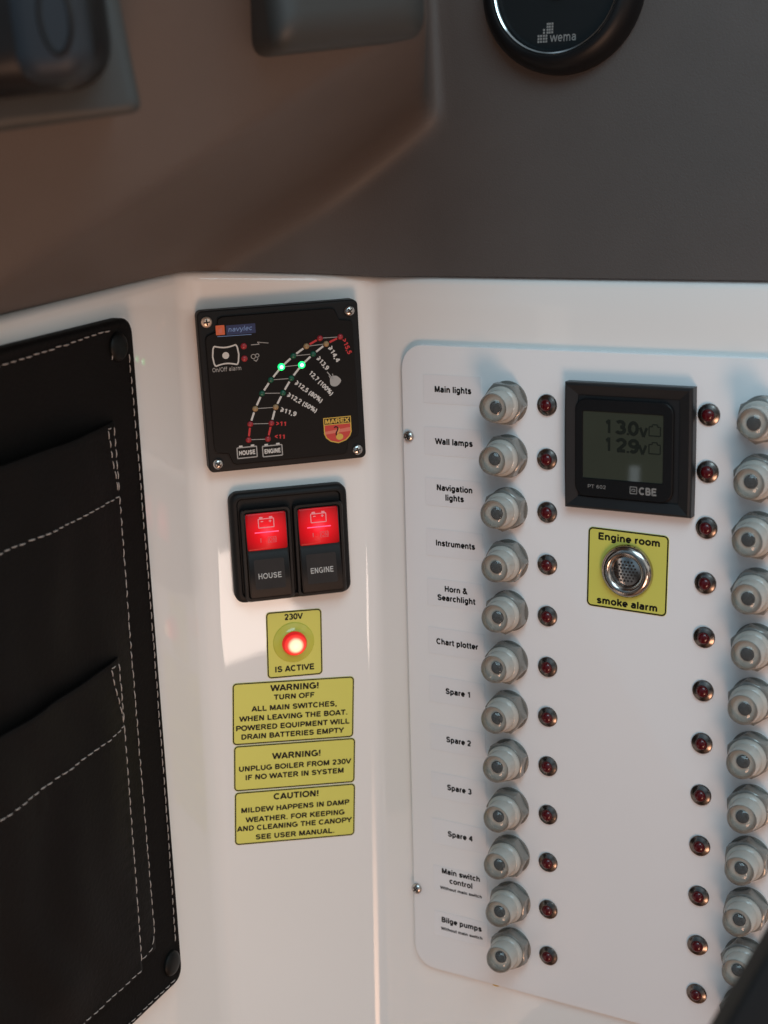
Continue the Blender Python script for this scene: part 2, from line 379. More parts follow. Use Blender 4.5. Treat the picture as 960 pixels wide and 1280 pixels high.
def text_into(bm, body, x, y, cap, z, width=None, rot=0.0, bold=0.02, align='C', shear=0.0):
    """adds lettering as flat print; (x, y) is the middle of the cap height"""
    hw = (92 if bold >= 0.028 else 88 if bold >= 0.02 else 48)
    pen = 0; strips = []; x0, x1 = 1e9, -1e9; dz = 0.0
    for ch in body:
        adv, paths = FONT[ch]
        for items in paths:
            P = [p + Vector((pen, 0)) for p in pen_path(items)]; n = len(P)
            closed = (P[0] - P[-1]).length < 4
            L, R = [], []
            for i in range(n):
                a = P[i - 1] if i > 0 else (P[-2] if closed else P[i]); b = P[i + 1] if i < n - 1 else (P[1] if closed else P[i])
                d1 = (P[i] - a); d2 = (b - P[i])
                d1 = d1.normalized() if d1.length > 0 else d2.normalized(); d2 = d2.normalized() if d2.length > 0 else d1
                t = (d1 + d2)
                t = t.normalized() if t.length > 1e-3 else d1
                k = 1.0 / max(0.6, abs(t.dot(d1))); nn = Vector((-t.y, t.x)) * hw * k
                L.append(P[i] + nn); R.append(P[i] - nn)
            strips.append((L, R))
            for q in L + R: x0 = min(x0, q.x); x1 = max(x1, q.x)
        pen += adv
    sy = cap / 700.0; sx = (width / (x1 - x0)) if width else sy
    mid = {'C': (x0 + x1) / 2, 'L': x0, 'R': x1}[align]
    c, s = math.cos(rot), math.sin(rot)
    def place(q, h):
        py = (q.y - 350) * sy; px = (q.x - mid) * sx + shear * py
        return bm.verts.new((x + px * c - py * s, y + px * s + py * c, h))
    for i, (L, R) in enumerate(strips):
        h = z + (i % 3) * 0.003
        a = [place(q, h) for q in L]; b = [place(q, h) for q in R]
        for k in range(len(a) - 1): bm.faces.new((a[k], b[k], b[k + 1], a[k + 1]))

# ------------------------------------------------------------------ the three wall faces (origin, right, down, outward)
FR = {'R': ((108.18, -62.92, -8.40), (0.71924, -0.69477, 0.0), (-0.03022, -0.03129, -0.99905), (-0.69411, -0.71856, 0.0435)),
      'M': ((0.0, 0.0, 0.0), (1.0, 0.0, 0.0), (0.0, -0.02205, -0.99976), (0.0, -0.99976, 0.02205)),
      'L': ((-40.35, 1.19, 54.0), (0.62959, 0.77693, 0.0), (-0.00371, 0.00301, -0.99999), (0.77692, -0.62958, -0.00478))}
FR = {k: tuple(Vector(x) for x in v) for k, v in FR.items()}
def pt(fr, u, v, h=0.0):
    o, a, b, n = FR[fr]; return o + a * u + b * v + n * h
def put(o, fr, u=0.0, v=0.0, h=0.0, rot=0.0):
    _, a, b, n = FR[fr]
    x = a.normalized(); z = n.normalized(); y = z.cross(x)
    mm = Matrix((x, y, z)).transposed().to_4x4()
    mm.translation = pt(fr, u, v, h) * S
    o.matrix_world = mm @ Matrix.Rotation(rot, 4, 'Z')
    return o

# ------------------------------------------------------------------ white moulded wall
def wall_profile(z):
    """plan outline of the moulding at height z: left face, soft corner, middle face, soft corner, right face"""
    t = (54.0 - z) / 370.0
    l0 = Vector((-40.35 - 8.9 * t, 1.19 - 8.16 * t)); r0 = Vector((45.7 - 14.75 * t, 1.19 - 8.16 * t))
    dl = Vector((-0.62959, -0.77693)); dm = Vector((1, 0)); dr = Vector((0.71924, -0.69477))
    pts = [l0 + dl * 260]
    for d in (220, 180, 140, 100, 70, 45): pts.append(l0 + dl * d)
    def fil(c, a, b, d):
        out = []
        for i in range(13):
            s = i / 12; p0, p1, p2 = c + a * d, c, c + b * d
            out.append(p0 * (1 - s) ** 2 + p1 * 2 * s * (1 - s) + p2 * s * s)
        return out
    mdir = (r0 - l0).normalized()
    pts += fil(l0, dl, mdir, 9.0)
    pts += fil(r0, -mdir, dr, 5.0)
    for d in (20, 40, 70, 100, 140, 190, 260): pts.append(r0 + dr * d)
    return pts
bm = bmesh.new()
rows = []
def rim_z(x):
    """height of the moulding's top edge along the faces"""
    if x < -41: return 55.4 + (x + 41) * 0.045
    if x < 46: return 55.4 - (x + 41) * 0.0977
    return 46.9
lip = [(16.0, 55.5), (6.0, 55.4), (3.0, 54.9), (1.2, 53.6), (0.3, 51.6), (0.0, 49.0)]
zs = lip + [(0.0, z) for z in (30, 0, -40, -90, -140, -190, -240, -290, -340, -400, -470)]
for dback, z in zs:
    pr = wall_profile(min(z, 54))
    row = []
    for i, p in enumerate(pr):
        a = pr[max(i - 1, 0)]; b = pr[min(i + 1, len(pr) - 1)]
        tv = (b - a).normalized(); nb = Vector((-tv.y, tv.x))       # points away from the viewer
        q = p + nb * dback
        zz = z + (rim_z(p.x) - 55.4) * max(0.0, min(1.0, (z - 25) / 30.0))
        row.append(bm.verts.new((q.x, q.y, zz)))
    rows.append(row)
for a, b in zip(rows, rows[1:]):
    for i in range(len(a) - 1): bm.faces.new((a[i], a[i + 1], b[i + 1], b[i]))
# depth of the moulding behind the face
bk = [bm.verts.new((v.co.x, v.co.y + 40, v.co.z)) for v in rows[0]]
for i in range(len(bk) - 1): bm.faces.new((bk[i], bk[i + 1], rows[0][i + 1], rows[0][i]))
wall = link('moulded_wall', bm, M['gelcoat'], angle=60)
tag(wall, 'glossy white moulded wall of three angled faces below the grey dashboard', 'wall')

# ------------------------------------------------------------------ dark grey dashboard above
def smin(a, b, k):
    h = max(0.0, min(1.0, 0.5 + 0.5 * (b - a) / k)); return b * (1 - h) + a * h - k * h * (1 - h)
def smax(a, b, k): return -smin(-a, -b, k)
def dash_y(x, z):
    dz = z - 54.0
    ra = 0.6 - (x - 45.4) * 0.966 + 0.165 * dz + 1.5
    rb = 2.0 + 0.16 * dz
    db = 2.4 + (x + 40.35) * 1.234 - 2.4 * dz
    dl = -50.7 + 0.279 * x - 0.6 * z
    left = smax(smax(db, dl, 6.0), -15.0 + (x - 70.0) * 4.0, 16.0)
    return smin(smin(ra, rb, 26.0), left, 33.0)
dash = empty('dashboard', 'dark grey moulded dashboard sweeping over the white wall', 'dashboard')
bm = bmesh.new()
NX, NZ = 150, 70
grid = []
for j in range(NZ + 1):
    row = []
    for x in [-230 + 510 * i / NX for i in range(NX + 1)]:
        zb = rim_z(x) - 0.4; z = zb + (210 - zb) * j / NZ
        row.append(bm.verts.new((x, dash_y(x, z), z)))
    grid.append(row)
for j in range(NZ):
    for i in range(NX): bm.faces.new((grid[j][i], grid[j][i + 1], grid[j + 1][i + 1], grid[j + 1][i]))
low = [bm.verts.new((v.co.x, v.co.y + 60, v.co.z)) for v in grid[0]]
for i in range(NX): bm.faces.new((low[i], low[i + 1], grid[0][i + 1], grid[0][i]))
top = [bm.verts.new((v.co.x, v.co.y + 60, v.co.z)) for v in grid[-1]]
for i in range(NX): bm.faces.new((grid[-1][i], grid[-1][i + 1], top[i + 1], top[i]))
link('dash_shell', bm, M['dash'], dash, angle=70)

def extruded(name, outline, depth, bev, mt, parent, z_axis='y'):
    """outline of (x, y, z) front points, pushed back along +y, rounded front edge"""
    bm = bmesh.new()
    P = [Vector(p) for p in outline]; c = sum(P, Vector()) / len(P)
    lo = []
    n = len(P)
    lo.append([p + Vector((0, depth, 0)) for p in P])
    for i in range(5):
        a = i / 4 * PI / 2; d = bev * (1 - math.cos(a)); f = bev * (1 - math.sin(a))
        lo.append([p + (c - p).normalized() * d * 1.3 + Vector((0, f, 0)) for p in P])
    loft(bm, lo, True, True)
    return link(name, bm, mt, parent, angle=50)
def round_outline(pts, r, seg=5):
    out = []; n = len(pts)
    for i in range(n):
        p, a, b = Vector(pts[i]), Vector(pts[i - 1]), Vector(pts[(i + 1) % n])
        d1 = (a - p); d2 = (b - p); rr = min(r, d1.length * .45, d2.length * .45)
        p0 = p + d1.normalized() * rr; p2 = p + d2.normalized() * rr
        for k in range(seg + 1):
            s = k / seg; out.append(p0 * (1 - s) ** 2 + p * 2 * s * (1 - s) + p2 * s * s)
    return out
extruded('overhead_box', round_outline([(-25.5, -188.7, 138.9), (33.0, -163.0, 143.0), (35.0, -163.0, 205), (-29.5, -184, 205)], 7), 130, 11, M['dash_trim'], dash)
extruded('ledge_panel', round_outline([(-190, -236, 114), (-112.7, -239, 119.3), (-73.5, -243, 122.7), (-77.5, -238, 160), (-80, -238, 205), (-190, -236, 205)], 3), 120, 3, M['dash_trim'], dash)

hd = empty('lever_housing', 'black and blue-grey lever housing with an oval inset on the dashboard', 'lever')
hd.location = Vector((-105.5, -244, 155)) * S
hd.rotation_euler = (RAD(90), RAD(-3), RAD(-12))
bm = bmesh.new(); rbox(bm, 46, 52, 13, -10, 21, 11); 
for v in bm.verts: v.co.y += -0.06 * abs(v.co.x - 4) if v.co.y < 0 else 0
link('housing', bm, M['black'], hd)
bm = bmesh.new(); rbox(bm, 21, 54, 8, 5, 22.5, 6, cx=11, cy=2.4); fc = link('side_cover', bm, M['handle'], hd)
bm = bmesh.new(); a = circ(1, 22.4, 36, 14, -8.5, 4.6, 10.0); b = circ(1, 23.4, 36, 14, -8.5, 3.9, 9.2); c2 = circ(1, 22.7, 36, 14, -8.5, 3.2, 8.4)
loft(bm, [a, b, c2], False, False); link('inset_rim', bm, M['black'], fc)
bm = bmesh.new(); bm.faces.new([bm.verts.new(p) for p in circ(1, 22.8, 36, 14, -8.5, 3.4, 8.6)]); link('oval_inset', bm, M['handle'], fc)

# round instrument on the right face of the dashboard
gz = 165.0; gx = 122.3
gy = dash_y(gx, gz)
nrm = Vector((dash_y(gx + 1, gz) - dash_y(gx - 1, gz), -2.0, dash_y(gx, gz + 1) - dash_y(gx, gz - 1))).normalized()
xa = Vector((0, 0, 1)).cross(nrm).normalized(); ya = nrm.cross(xa)
gm = Matrix((xa, ya, nrm)).transposed().to_4x4(); gm.translation = Vector((gx, gy, gz)) * S
ga = empty('round_gauge', 'round black instrument gauge with shiny bezel at the top of the dashboard', 'gauge')
ga.matrix_world = gm
bm = bmesh.new(); lathe(bm, [(35.2, -2), (35.6, 1), (35.6, 4.5), (35.0, 7.5), (33.6, 10), (31.6, 11.8), (30.0, 12.4), (29.0, 12.2), (28.2, 11.2), (27.7, 9.5)], 72, cap=False)
link('bezel', bm, M['black'], ga)
bm = bmesh.new(); lathe(bm, [(28.3, 10.9), (27.9, 11.3), (27.3, 11.0), (27.1, 10.2)], 72, cap=False); link('bezel_ring', bm, M['chrome'], ga)
bm = bmesh.new(); lathe(bm, [(27.9, 9.4), (26.5, 9.5), (25.8, 8.0), (0.01, 8.0)], 64); link('dial', bm, M['dial'], ga)
bm = bmesh.new(); lathe(bm, [(6.6, 8.0), (6.5, 9.6), (6.0, 10.2), (0.01, 10.3)], 40, cx=0.5, cy=1.0); link('hub', bm, M['black'], ga)
bm = bmesh.new()
lx, ly = -1.6, -21.0
for (cx0, cy0, nx, ny) in ((-7.0, -0.2, 2, 3), (-4.6, -0.2, 2, 3), (-4.6, 3.3, 1, 2), (-3.0, 3.3, 1, 4), (-2.0, 3.3, 2, 4)):
    for i in range(nx):
        for j in range(ny):
            xx, yy = lx + cx0 + i * 1.15, ly - 1.6 + cy0 + j * 1.15
            flat_poly(bm, [(xx, yy), (xx + .85, yy), (xx + .85, yy + .85), (xx, yy + .85)], 8.12)
text_into(bm, 'wema', lx + 4.4, ly + 0.1, 3.7, 8.12, width=11.6, bold=0.01)
link('lettering', bm, M['grey_ink'], ga, smooth=False)
bm = bmesh.new()
for i in range(3): stroke(bm, (15.5 + i * 1.6, 8.6), (16.6 + i * 1.6, 9.4), 0.7, 8.15)
link('dial_marks', bm, M['white_ink'], ga, smooth=False)

# ------------------------------------------------------------------ leather pocket organiser on the left face
org = empty('leather_pocket_organiser', 'dark leatherette pocket organiser with pale stitching on the left wall face', 'organiser')
put(org, 'L')
# local x = u, y = -v
def edge_u(v): return -50.2 - 4.6 * max(0, (v - 150) / 170.0) - 0.8 * max(0, (60 - v) / 60)
bm = bmesh.new()
def out_loop(inset, z):
    pts = []
    cor = [(-210, 12.5), (-49.8, 12.5), (-54.8, 321.5), (-210, 321.5)]
    V = [Vector((x, -y, 0)) for x, y in cor]
    c = Vector((-130, -167, 0))
    for p in round_outline(V, 7, 8):
        d = Vector((1 if p.x < c.x else -1, 1 if p.y < c.y else -1, 0))
        pts.append((p.x + d.x * inset, p.y + d.y * inset, z))
    return pts
lo = [out_loop(0, 0)]
for i in range(6):
    a = i / 5 * PI / 2; lo.append(out_loop(2.2 * (1 - math.cos(a)), 3.6 + 2.6 * math.sin(a)))
lo += [out_loop(3.0, 5.9), out_loop(3.6, 5.6)]
loft(bm, lo, True, True)
link('backing', bm, M['leather'], org, angle=60)

def pocket(name, x_edge, v_top, v_bot, bulge, base, wave):
    """a bulging pocket front sewn at its right and bottom edges, open at its top"""
    bm = bmesh.new(); nx, ny = 60, 130; g = []
    def hh(u, v):
        d = max(0.0, x_edge(v) - u); s = 1 - math.exp(-d / 26.0)
        k = (v_bot - v) / (v_bot - v_top); b = min(1.0, (v_bot - v) / 26.0); b = b * (2 - b)
        return base + bulge * s * b * (0.40 + 0.60 * k) + wave * math.sin(u * 0.07 + v * 0.045) * s * b + 0.5 * min(1, d / 2.0) + 0.22 * math.sin(v * 0.85 + math.sin(v * 0.21) * 2) * math.exp(-d / 5.0) * min(1, d / 2.0) + 0.5 * s * b * math.sin(u * 0.19 - v * 0.05 + math.sin(v * 0.06) * 1.5)
    for j in range(ny + 1):
        v = v_top + (v_bot - v_top) * j / ny; row = []
        for i in range(nx + 1):
            u = x_edge(v) - (x_edge(v) + 210) * (i / nx) ** 1.5
            row.append(bm.verts.new((u, -v, hh(u, v))))
        g.append(row)
    for j in range(ny):
        for i in range(nx): bm.faces.new((g[j][i], g[j][i + 1], g[j + 1][i + 1], g[j + 1][i]))
    # turned lip at the opening, then the inside of the flap
    r1 = [bm.verts.new((v.co.x, v.co.y + 1.0, v.co.z - 0.5)) for v in g[0]]
    r2 = [bm.verts.new((v.co.x, v.co.y + 0.9, v.co.z - 1.5)) for v in g[0]]
    r3 = [bm.verts.new((v.co.x, v.co.y - 40, max(base - 1.2, v.co.z - 3.0))) for v in g[0]]
    for a, b in ((g[0], r1), (r1, r2), (r2, r3)):
        for i in range(nx): bm.faces.new((a[i], a[i + 1], b[i + 1], b[i]))
    # right-hand edge thickness
    e0 = [r[0] for r in g]; e1 = [bm.verts.new((v.co.x + 0.3, v.co.y, base - 2.0)) for v in e0]
    for i in range(ny): bm.faces.new((e0[i], e0[i + 1], e1[i + 1], e1[i]))
    o = link(name, bm, M['leather'], org, angle=60)
    return o, hh
x1 = lambda v: -70.0 - 4.6 * (v - 54) / 240.0
x2 = lambda v: -88.0 - 4.4 * (v - 150) / 145.0
p1, h1 = pocket('upper_pocket', x1, 54.0, 295.0, 8.0, 6.2, 1.0)
p2, h2 = pocket('lower_pocket', x2, 150.5, 295.0, 7.0, 11.0, 1.0)
HS = {'b': lambda u, v: 6.0, '1': lambda u, v: max(h1(u, v), 6.2), '2': h2}
def stitches(bm, pts, hf, step=4.6, ln=3.3, off=0.0):
    P = [Vector(p) for p in pts]
    tot = [0]
    for a, b in zip(P, P[1:]): tot.append(tot[-1] + (b - a).length)
    d = off
    while d + ln < tot[-1] + 0.5:
        def at(s):
            s = min(max(s, 0), tot[-1])
            for i in range(len(P) - 1):
                if s <= tot[i + 1]: return P[i].lerp(P[i + 1], (s - tot[i]) / max(1e-6, tot[i + 1] - tot[i]))
            return P[-1]
        L = ln * random.uniform(0.88, 1.1)
        a, b = at(d), at(d + L)
        jit = random.uniform(-0.22, 0.22)
        dv = (b - a); l = dv.length or 1; nn = Vector((-dv.y, dv.x)) / l
        rows = []
        for k in range(5):
            s = k / 4; c = a.lerp(b, s) + nn * (jit + 0.22 * (s - .5)); rr = 0.29 * (0.35 + 0.65 * math.sin(PI * min(max(s, .12), .88)))
            z = hf(c.x, c.y) + 0.12 + 0.22 * math.sin(PI * s)
            rows.append([(c.x + nn.x * rr * math.cos(t), -(c.y + nn.y * rr * math.cos(t)), z + rr * 0.8 * math.sin(t)) for t in [i * PI / 3 for i in range(6)]])
        loft(bm, rows, True, True)
        d += step * random.uniform(0.9, 1.1)
def thread(parent, lines):
    bm = bmesh.new()
    for pts, hf in lines: stitches(bm, pts, hf)
    return link('stitching', bm, M['thread'], parent, angle=70)
thread(org, [([(-208, 19.5), (-140, 18.8), (-67, 15.9)], HS['b']), ([(-55.0, 27.7), (-54.9, 70.5), (-55.6, 153.4), (-57.6, 250), (-59.2, 301.0)], HS['b']),
             ([(-62, 318.6), (-208, 318.6)], HS['b']), ([(-66.5, 20.5), (-66.8, 28)], HS['b'])])
thread(p1, [([(-208, 84.4), (-71.4, 84.4)], HS['1']), ([(-78.3, 55.5), (-72.6, 84.0)], HS['1']), ([(-71.6, 55.5), (-71.2, 84.0)], HS['1']), ([(-78, 54.9), (-72, 54.9)], HS['1']),
            ([(-71.8, 85), (-73.2, 118.8), (-74.4, 146.9), (-75.4, 287)], HS['1']), ([(-76, 288), (-78.5, 292.5), (-83, 293.6), (-93, 293.8)], HS['1'])])
thread(p2, [([(-208, 181), (-89.3, 179.5)], HS['2']), ([(-97.7, 152), (-90.0, 179)], HS['2']), ([(-90.3, 152), (-89.2, 179)], HS['2']), ([(-97, 151.6), (-91, 151.6)], HS['2']),
            ([(-89.4, 180), (-91.2, 240), (-93.1, 293)], HS['2']), ([(-94, 293.8), (-208, 294)], HS['2'])])
for (u, v) in ((-62.0, 23.5), (-63.5, 309.0)):
    bm = bmesh.new(); lathe(bm, [(5.8, 5.0), (5.8, 6.6), (5.3, 7.3), (4.0, 7.9), (2.0, 8.2), (0.01, 8.25)], 32, cx=u, cy=-v)
    link('snap_button', bm, M['snap'], org)

# ------------------------------------------------------------------ fasteners
def screw(parent, x, y, z, r, mt, turn):
    bm = bmesh.new(); lathe(bm, [(r, z - 0.3), (r, z + 0.25), (r * .93, z + r * .32), (r * .70, z + r * .52), (r * .4, z + r * .62), (0.01, z + r * .64)], 28, cx=x, cy=y)
    o = link('screw', bm, mt, parent)
    bm = bmesh.new(); zz = z + r * .655
    for k in range(2):
        a = turn + k * PI / 2; dx, dy = math.cos(a) * r * .55, math.sin(a) * r * .55
        stroke(bm, (x - dx, y - dy), (x + dx, y + dy), r * .26, zz + k * 0.004)
    link('cross_slot', bm, M['slot'], o, smooth=False)
    return o

# ------------------------------------------------------------------ battery monitor on the middle face
bmn = empty('battery_monitor', 'square black battery monitor with two lit green LEDs', 'battery monitor')
put(bmn, 'M', 0.2, 0.0)
bm = bmesh.new(); rbox(bm, 73.6, 73.6, 2.6, 0, 7.6, 0.9); link('housing', bm, M['black_matt'], bmn)
bm = bmesh.new()
def face_outline(w, n, z):
    a = w / 2; b = a - n; pts = []
    for k in range(4):
        q = k * PI / 2; c, s = round(math.cos(q)), round(math.sin(q))
        for (x, y) in ((a, b - 2.6), (a - .8, b - .8), (b - .8, b + .0 - .0), (b - 2.6, a - .8), (b - 4.2, a)):
            pts.append((x * c - y * s, x * s + y * c, z))
    return pts
loft(bm, [face_outline(67.6, 5.4, 7.2), face_outline(67.6, 5.4, 8.5), face_outline(67.0, 5.4, 8.8)], False, True)
fp = link('printed_face', bm, M['face'], bmn, angle=30)
for (x, y, mt, t) in ((-32.6, 31.8, M['brass'], .1), (32.6, 31.8, M['steel'], .6), (32.6, -32.6, M['steel'], .3), (-32.5, -32.8, M['steel'], .9)):
    screw(bmn, x, y, 7.7, 2.5, mt, t)
ZF = 8.86
house = [(-17.9, -22.9), (-16.6, -15.7), (-13.8, -8.9), (-10.2, -2.2), (-5.7, 3.6), (-0.5, 9.1), (5.3, 13.6), (11.6, 17.5), (18.1, 20.6)]
eng = [(-9.0, -23.3), (-6.9, -16.2), (-4.4, -9.0), (-0.6, -2.8), (3.7, 3.5), (8.9, 9.2), (14.5, 13.7), (20.8, 17.8), (27.5, 20.5)]
cols = ['red', 'red', 'amber', 'green', 'green', 'lit', 'green', 'amber', 'red']
for line in (house, eng):
    for (x, y), c in zip(line, cols):
        r = 1.65 if c == 'lit' else 1.38
        bm = bmesh.new(); lathe(bm, [(r, 0), (r * .95, .3), (r * .7, .62), (r * .35, .8), (0.01, .84)], 20)
        o = link('led', bm, M['led_' + c], bmn); o.location = Vector((x, y, ZF - .05)) * S
for (x, y) in ((-16.9, 19.9), (-17.0, 14.3)):
    bm = bmesh.new(); lathe(bm, [(1.45, 0), (1.38, .3), (1.0, .62), (.45, .8), (0.01, .84)], 20)
    o = link('led', bm, M['led_red'], bmn); o.location = Vector((x, y, ZF - .05)) * S
wh, gr, rd = bmesh.new(), bmesh.new(), bmesh.new()
for line in (house, eng):
    for i, (a, b) in enumerate(zip(line, line[1:])):
        va, vb = Vector(a), Vector(b); d = (vb - va).normalized()
        stroke(rd if i in (0, 7) else wh, va + d * 1.7, vb - d * 1.7, 0.9, ZF)
for a, b in zip(house, eng): stroke(gr, (a[0] + 1.3, a[1]), (b[0] - 1.3, b[1]), 0.3, ZF - .02)
def along(bmx, body, p, q, cap):
    a = math.atan2(q[1] - p[1], q[0] - p[0])
    text_into(bmx, body, (p[0] + q[0]) / 2, (p[1] + q[1]) / 2, cap, ZF + .01, width=math.hypot(q[0] - p[0], q[1] - p[1]), rot=a, bold=0.022)
along(rd, '>15,5', (29.2, 19.4), (31.6, 12.4), 2.0)
along(wh, '\u226514,4', (22.4, 16.4), (26.0, 9.4), 2.0)
along(wh, '\u226513,9', (16.6, 12.0), (20.9, 6.3), 2.0)
along(wh, '12,7 (100%)', (12.6, 5.6), (22.2, -5.4), 2.0)
along(wh, '\u226512,5 (80%)', (5.6, 1.6), (17.2, -8.2), 2.0)
along(wh, '\u226512,2 (50%)', (1.6, -3.6), (14.4, -12.5), 2.0)
along(wh, '\u226511,9', (-2.2, -10.2), (4.9, -13.2), 2.0)
along(rd, '>11', (-4.8, -16.5), (-0.2, -17.1), 1.9)
along(rd, '<11', (-5.8, -22.4), (-1.2, -23.0), 1.9)
# plug symbol at the charger line
stroke(gr, (20.4, 5.0), (23.0, 1.6), 0.4, ZF)
flat_poly(gr, [(23.8 + 2.6 * math.cos(t) * (1 + .12 * math.cos(3 * t)), 0.5 + 2.5 * math.sin(t)) for t in [i * PI / 10 for i in range(20)]], ZF)
for s_ in (-.7, .7): stroke(gr, (22.4 + s_, 2.4 + s_ * .5), (22.0 + s_ * 1.2, 3.6 + s_ * .5), .35, ZF)
# battery boxes
for cx, cy, body in ((-19.0, -28.4, 'HOUSE'), (-7.3, -28.8, 'ENGINE')):
    polyline(gr, [(cx - 4.5, cy - 2.6), (cx + 4.5, cy - 2.6), (cx + 4.5, cy + 2.3), (cx - 4.5, cy + 2.3)], 0.5, ZF, True)
    for s_ in (-2.7, 2.7): stroke(wh, (cx + s_ - .8, cy + 2.9), (cx + s_ + .8, cy + 2.9), .7, ZF)
    text_into(wh, body, cx, cy - .2, 2.0, ZF + .01, width=7.4, bold=0.02)
# alarm button symbol
cx, cy = -25.3, 16.4
ol = []
for sx_, sy_ in ((1, 1), (-1, 1), (-1, -1), (1, -1)): pass
tp = [(cx - 4.9 + i * 1.4, cy + 4.5 - .9 * math.sin(PI * i / 7)) for i in range(8)]
bt = [(cx + 4.9 - i * 1.4, cy - 4.5 + .9 * math.sin(PI * i / 7)) for i in range(8)]
rt = [(cx + 5.5, cy + 3.2), (cx + 5.9, cy), (cx + 5.5, cy - 3.2)]
lt = [(cx - 5.5, cy - 3.2), (cx - 5.9, cy), (cx - 5.5, cy + 3.2)]
polyline(wh, tp + rt + bt + lt, 0.65, ZF, True)
flat_poly(wh, [(cx + 1.55 * math.cos(t), cy + 1.55 * math.sin(t)) for t in [i * PI / 12 for i in range(24)]], ZF)
text_into(gr, 'On/Off alarm', -25.3, 10.3, 2.0, ZF, width=13.0, bold=0.012)
polyline(gr, [(-13.6, 20.2), (-9.8, 20.2), (-10.6, 21.3)], .35, ZF); polyline(gr, [(-10.6, 21.3), (-9.0, 20.9), (-5.6, 20.4)], .3, ZF + .02)
for k in range(12):
    a = k * PI / 6; b = (k + 1) * PI / 6
    for ox, oy, rr in ((-12.9, 14.9, 1.0), (-11.1, 15.2, .8)):
        stroke(gr, (ox + rr * math.cos(a), oy + rr * math.sin(a)), (ox + rr * math.cos(b), oy + rr * math.sin(b)), .32, ZF)
polyline(gr, [(-12.8, 13.4), (-11.7, 12.6), (-10.8, 13.9)], .35, ZF)
link('white_lettering', wh, M['white_ink'], bmn, smooth=False)
link('grey_lettering', gr, M['pale_ink'], bmn, smooth=False)
link('red_lettering', rd, M['red_ink'], bmn, smooth=False)
bm = bmesh.new(); loft(bm, [rrect(4.0, 4.3, .3, ZF, -26.9, 27.9)], False, True); lg = link('logo_square', bm, M['orange_ink'], bmn, smooth=False)
bm = bmesh.new(); flat_poly(bm, [(-27.7, 26.6), (-26.1, 26.6), (-26.1, 29.0), (-27.7, 28.2)], ZF + .02); link('logo_sail', bm, M['shield_pale'], lg, smooth=False)
bm = bmesh.new(); loft(bm, [rrect(13.2, 4.3, .3, ZF, -17.6, 27.6)], False, True); lb = link('logo_plate', bm, M['blue_ink'], bmn, smooth=False)
bm = bmesh.new(); text_into(bm, 'navylec', -17.8, 27.9, 2.2, ZF + .03, width=10.6, bold=0.01, shear=0.2); stroke(bm, (-28.4, 25.1), (-13, 24.9), .25, ZF + .02)
link('lettering', bm, M['light_blue_ink'], lb, smooth=False)
# boat builder's shield
bm = bmesh.new()
sh = [(17.2, -16.2), (30.2, -16.2), (30.2, -23.6), (29.4, -25.6), (27.4, -27.4), (23.7, -28.5), (20.0, -27.4), (18.0, -25.6), (17.2, -23.6)]
flat_poly(bm, sh, ZF); shd = link('shield', bm, M['gold_ink'], bmn, smooth=False)
bm = bmesh.new(); flat_poly(bm, [(23.7 + (x - 23.7) * .93, -22.4 + (y + 22.4) * .94) for x, y in sh if y < -16.3] + [(17.7, -19.6), (29.7, -19.6)][::1], ZF + .02)
bm.free(); bm = bmesh.new()
flat_poly(bm, [(17.7, -19.7), (29.7, -19.7), (29.7, -23.5), (29.0, -25.3), (27.1, -27.0), (23.7, -28.0), (20.3, -27.0), (18.4, -25.3), (17.7, -23.5)], ZF + .02)
link('shield_field', bm, M['shield_red'], shd, smooth=False)
bm = bmesh.new(); flat_poly(bm, [(17.7, -22.6), (29.7, -21.4), (29.7, -23.2), (17.7, -23.9)], ZF + .035); link('shield_stripe', bm, M['shield_pale'], shd, smooth=False)
bm = bmesh.new(); flat_poly(bm, [(17.6, -16.6), (29.8, -16.6), (29.8, -19.3), (17.6, -19.3)], ZF + .02); link('shield_band', bm, M['ink'], shd, smooth=False)
bm = bmesh.new(); text_into(bm, 'MAREX', 23.7, -17.95, 2.0, ZF + .05, width=11.4, bold=0.03)
link('shield_lettering', bm, M['gold_ink'], shd, smooth=False)
bm = bmesh.new()
sp = [(22.0, -21.0), (23.0, -20.6), (23.9, -21.2), (23.6, -22.4), (22.8, -23.6), (23.0, -25.0), (24.3, -25.6), (25.6, -25.0)]
polyline(bm, sp, .6, ZF + .05); link('shield_emblem', bm, M['ink'], shd, smooth=False)
bm = bmesh.new(); flat_poly(bm, [(24.4 + 1.7 * math.cos(t), -25.5 + 1.5 * math.sin(t)) for t in [i * PI / 8 for i in range(16)]], ZF + .06)
polyline(bm, [(24.4, -21.4), (24.3, -22.8), (23.5, -24.0)], .45, ZF + .062)
link('shield_gold_emblem', bm, M['gold_ink'], shd, smooth=False)

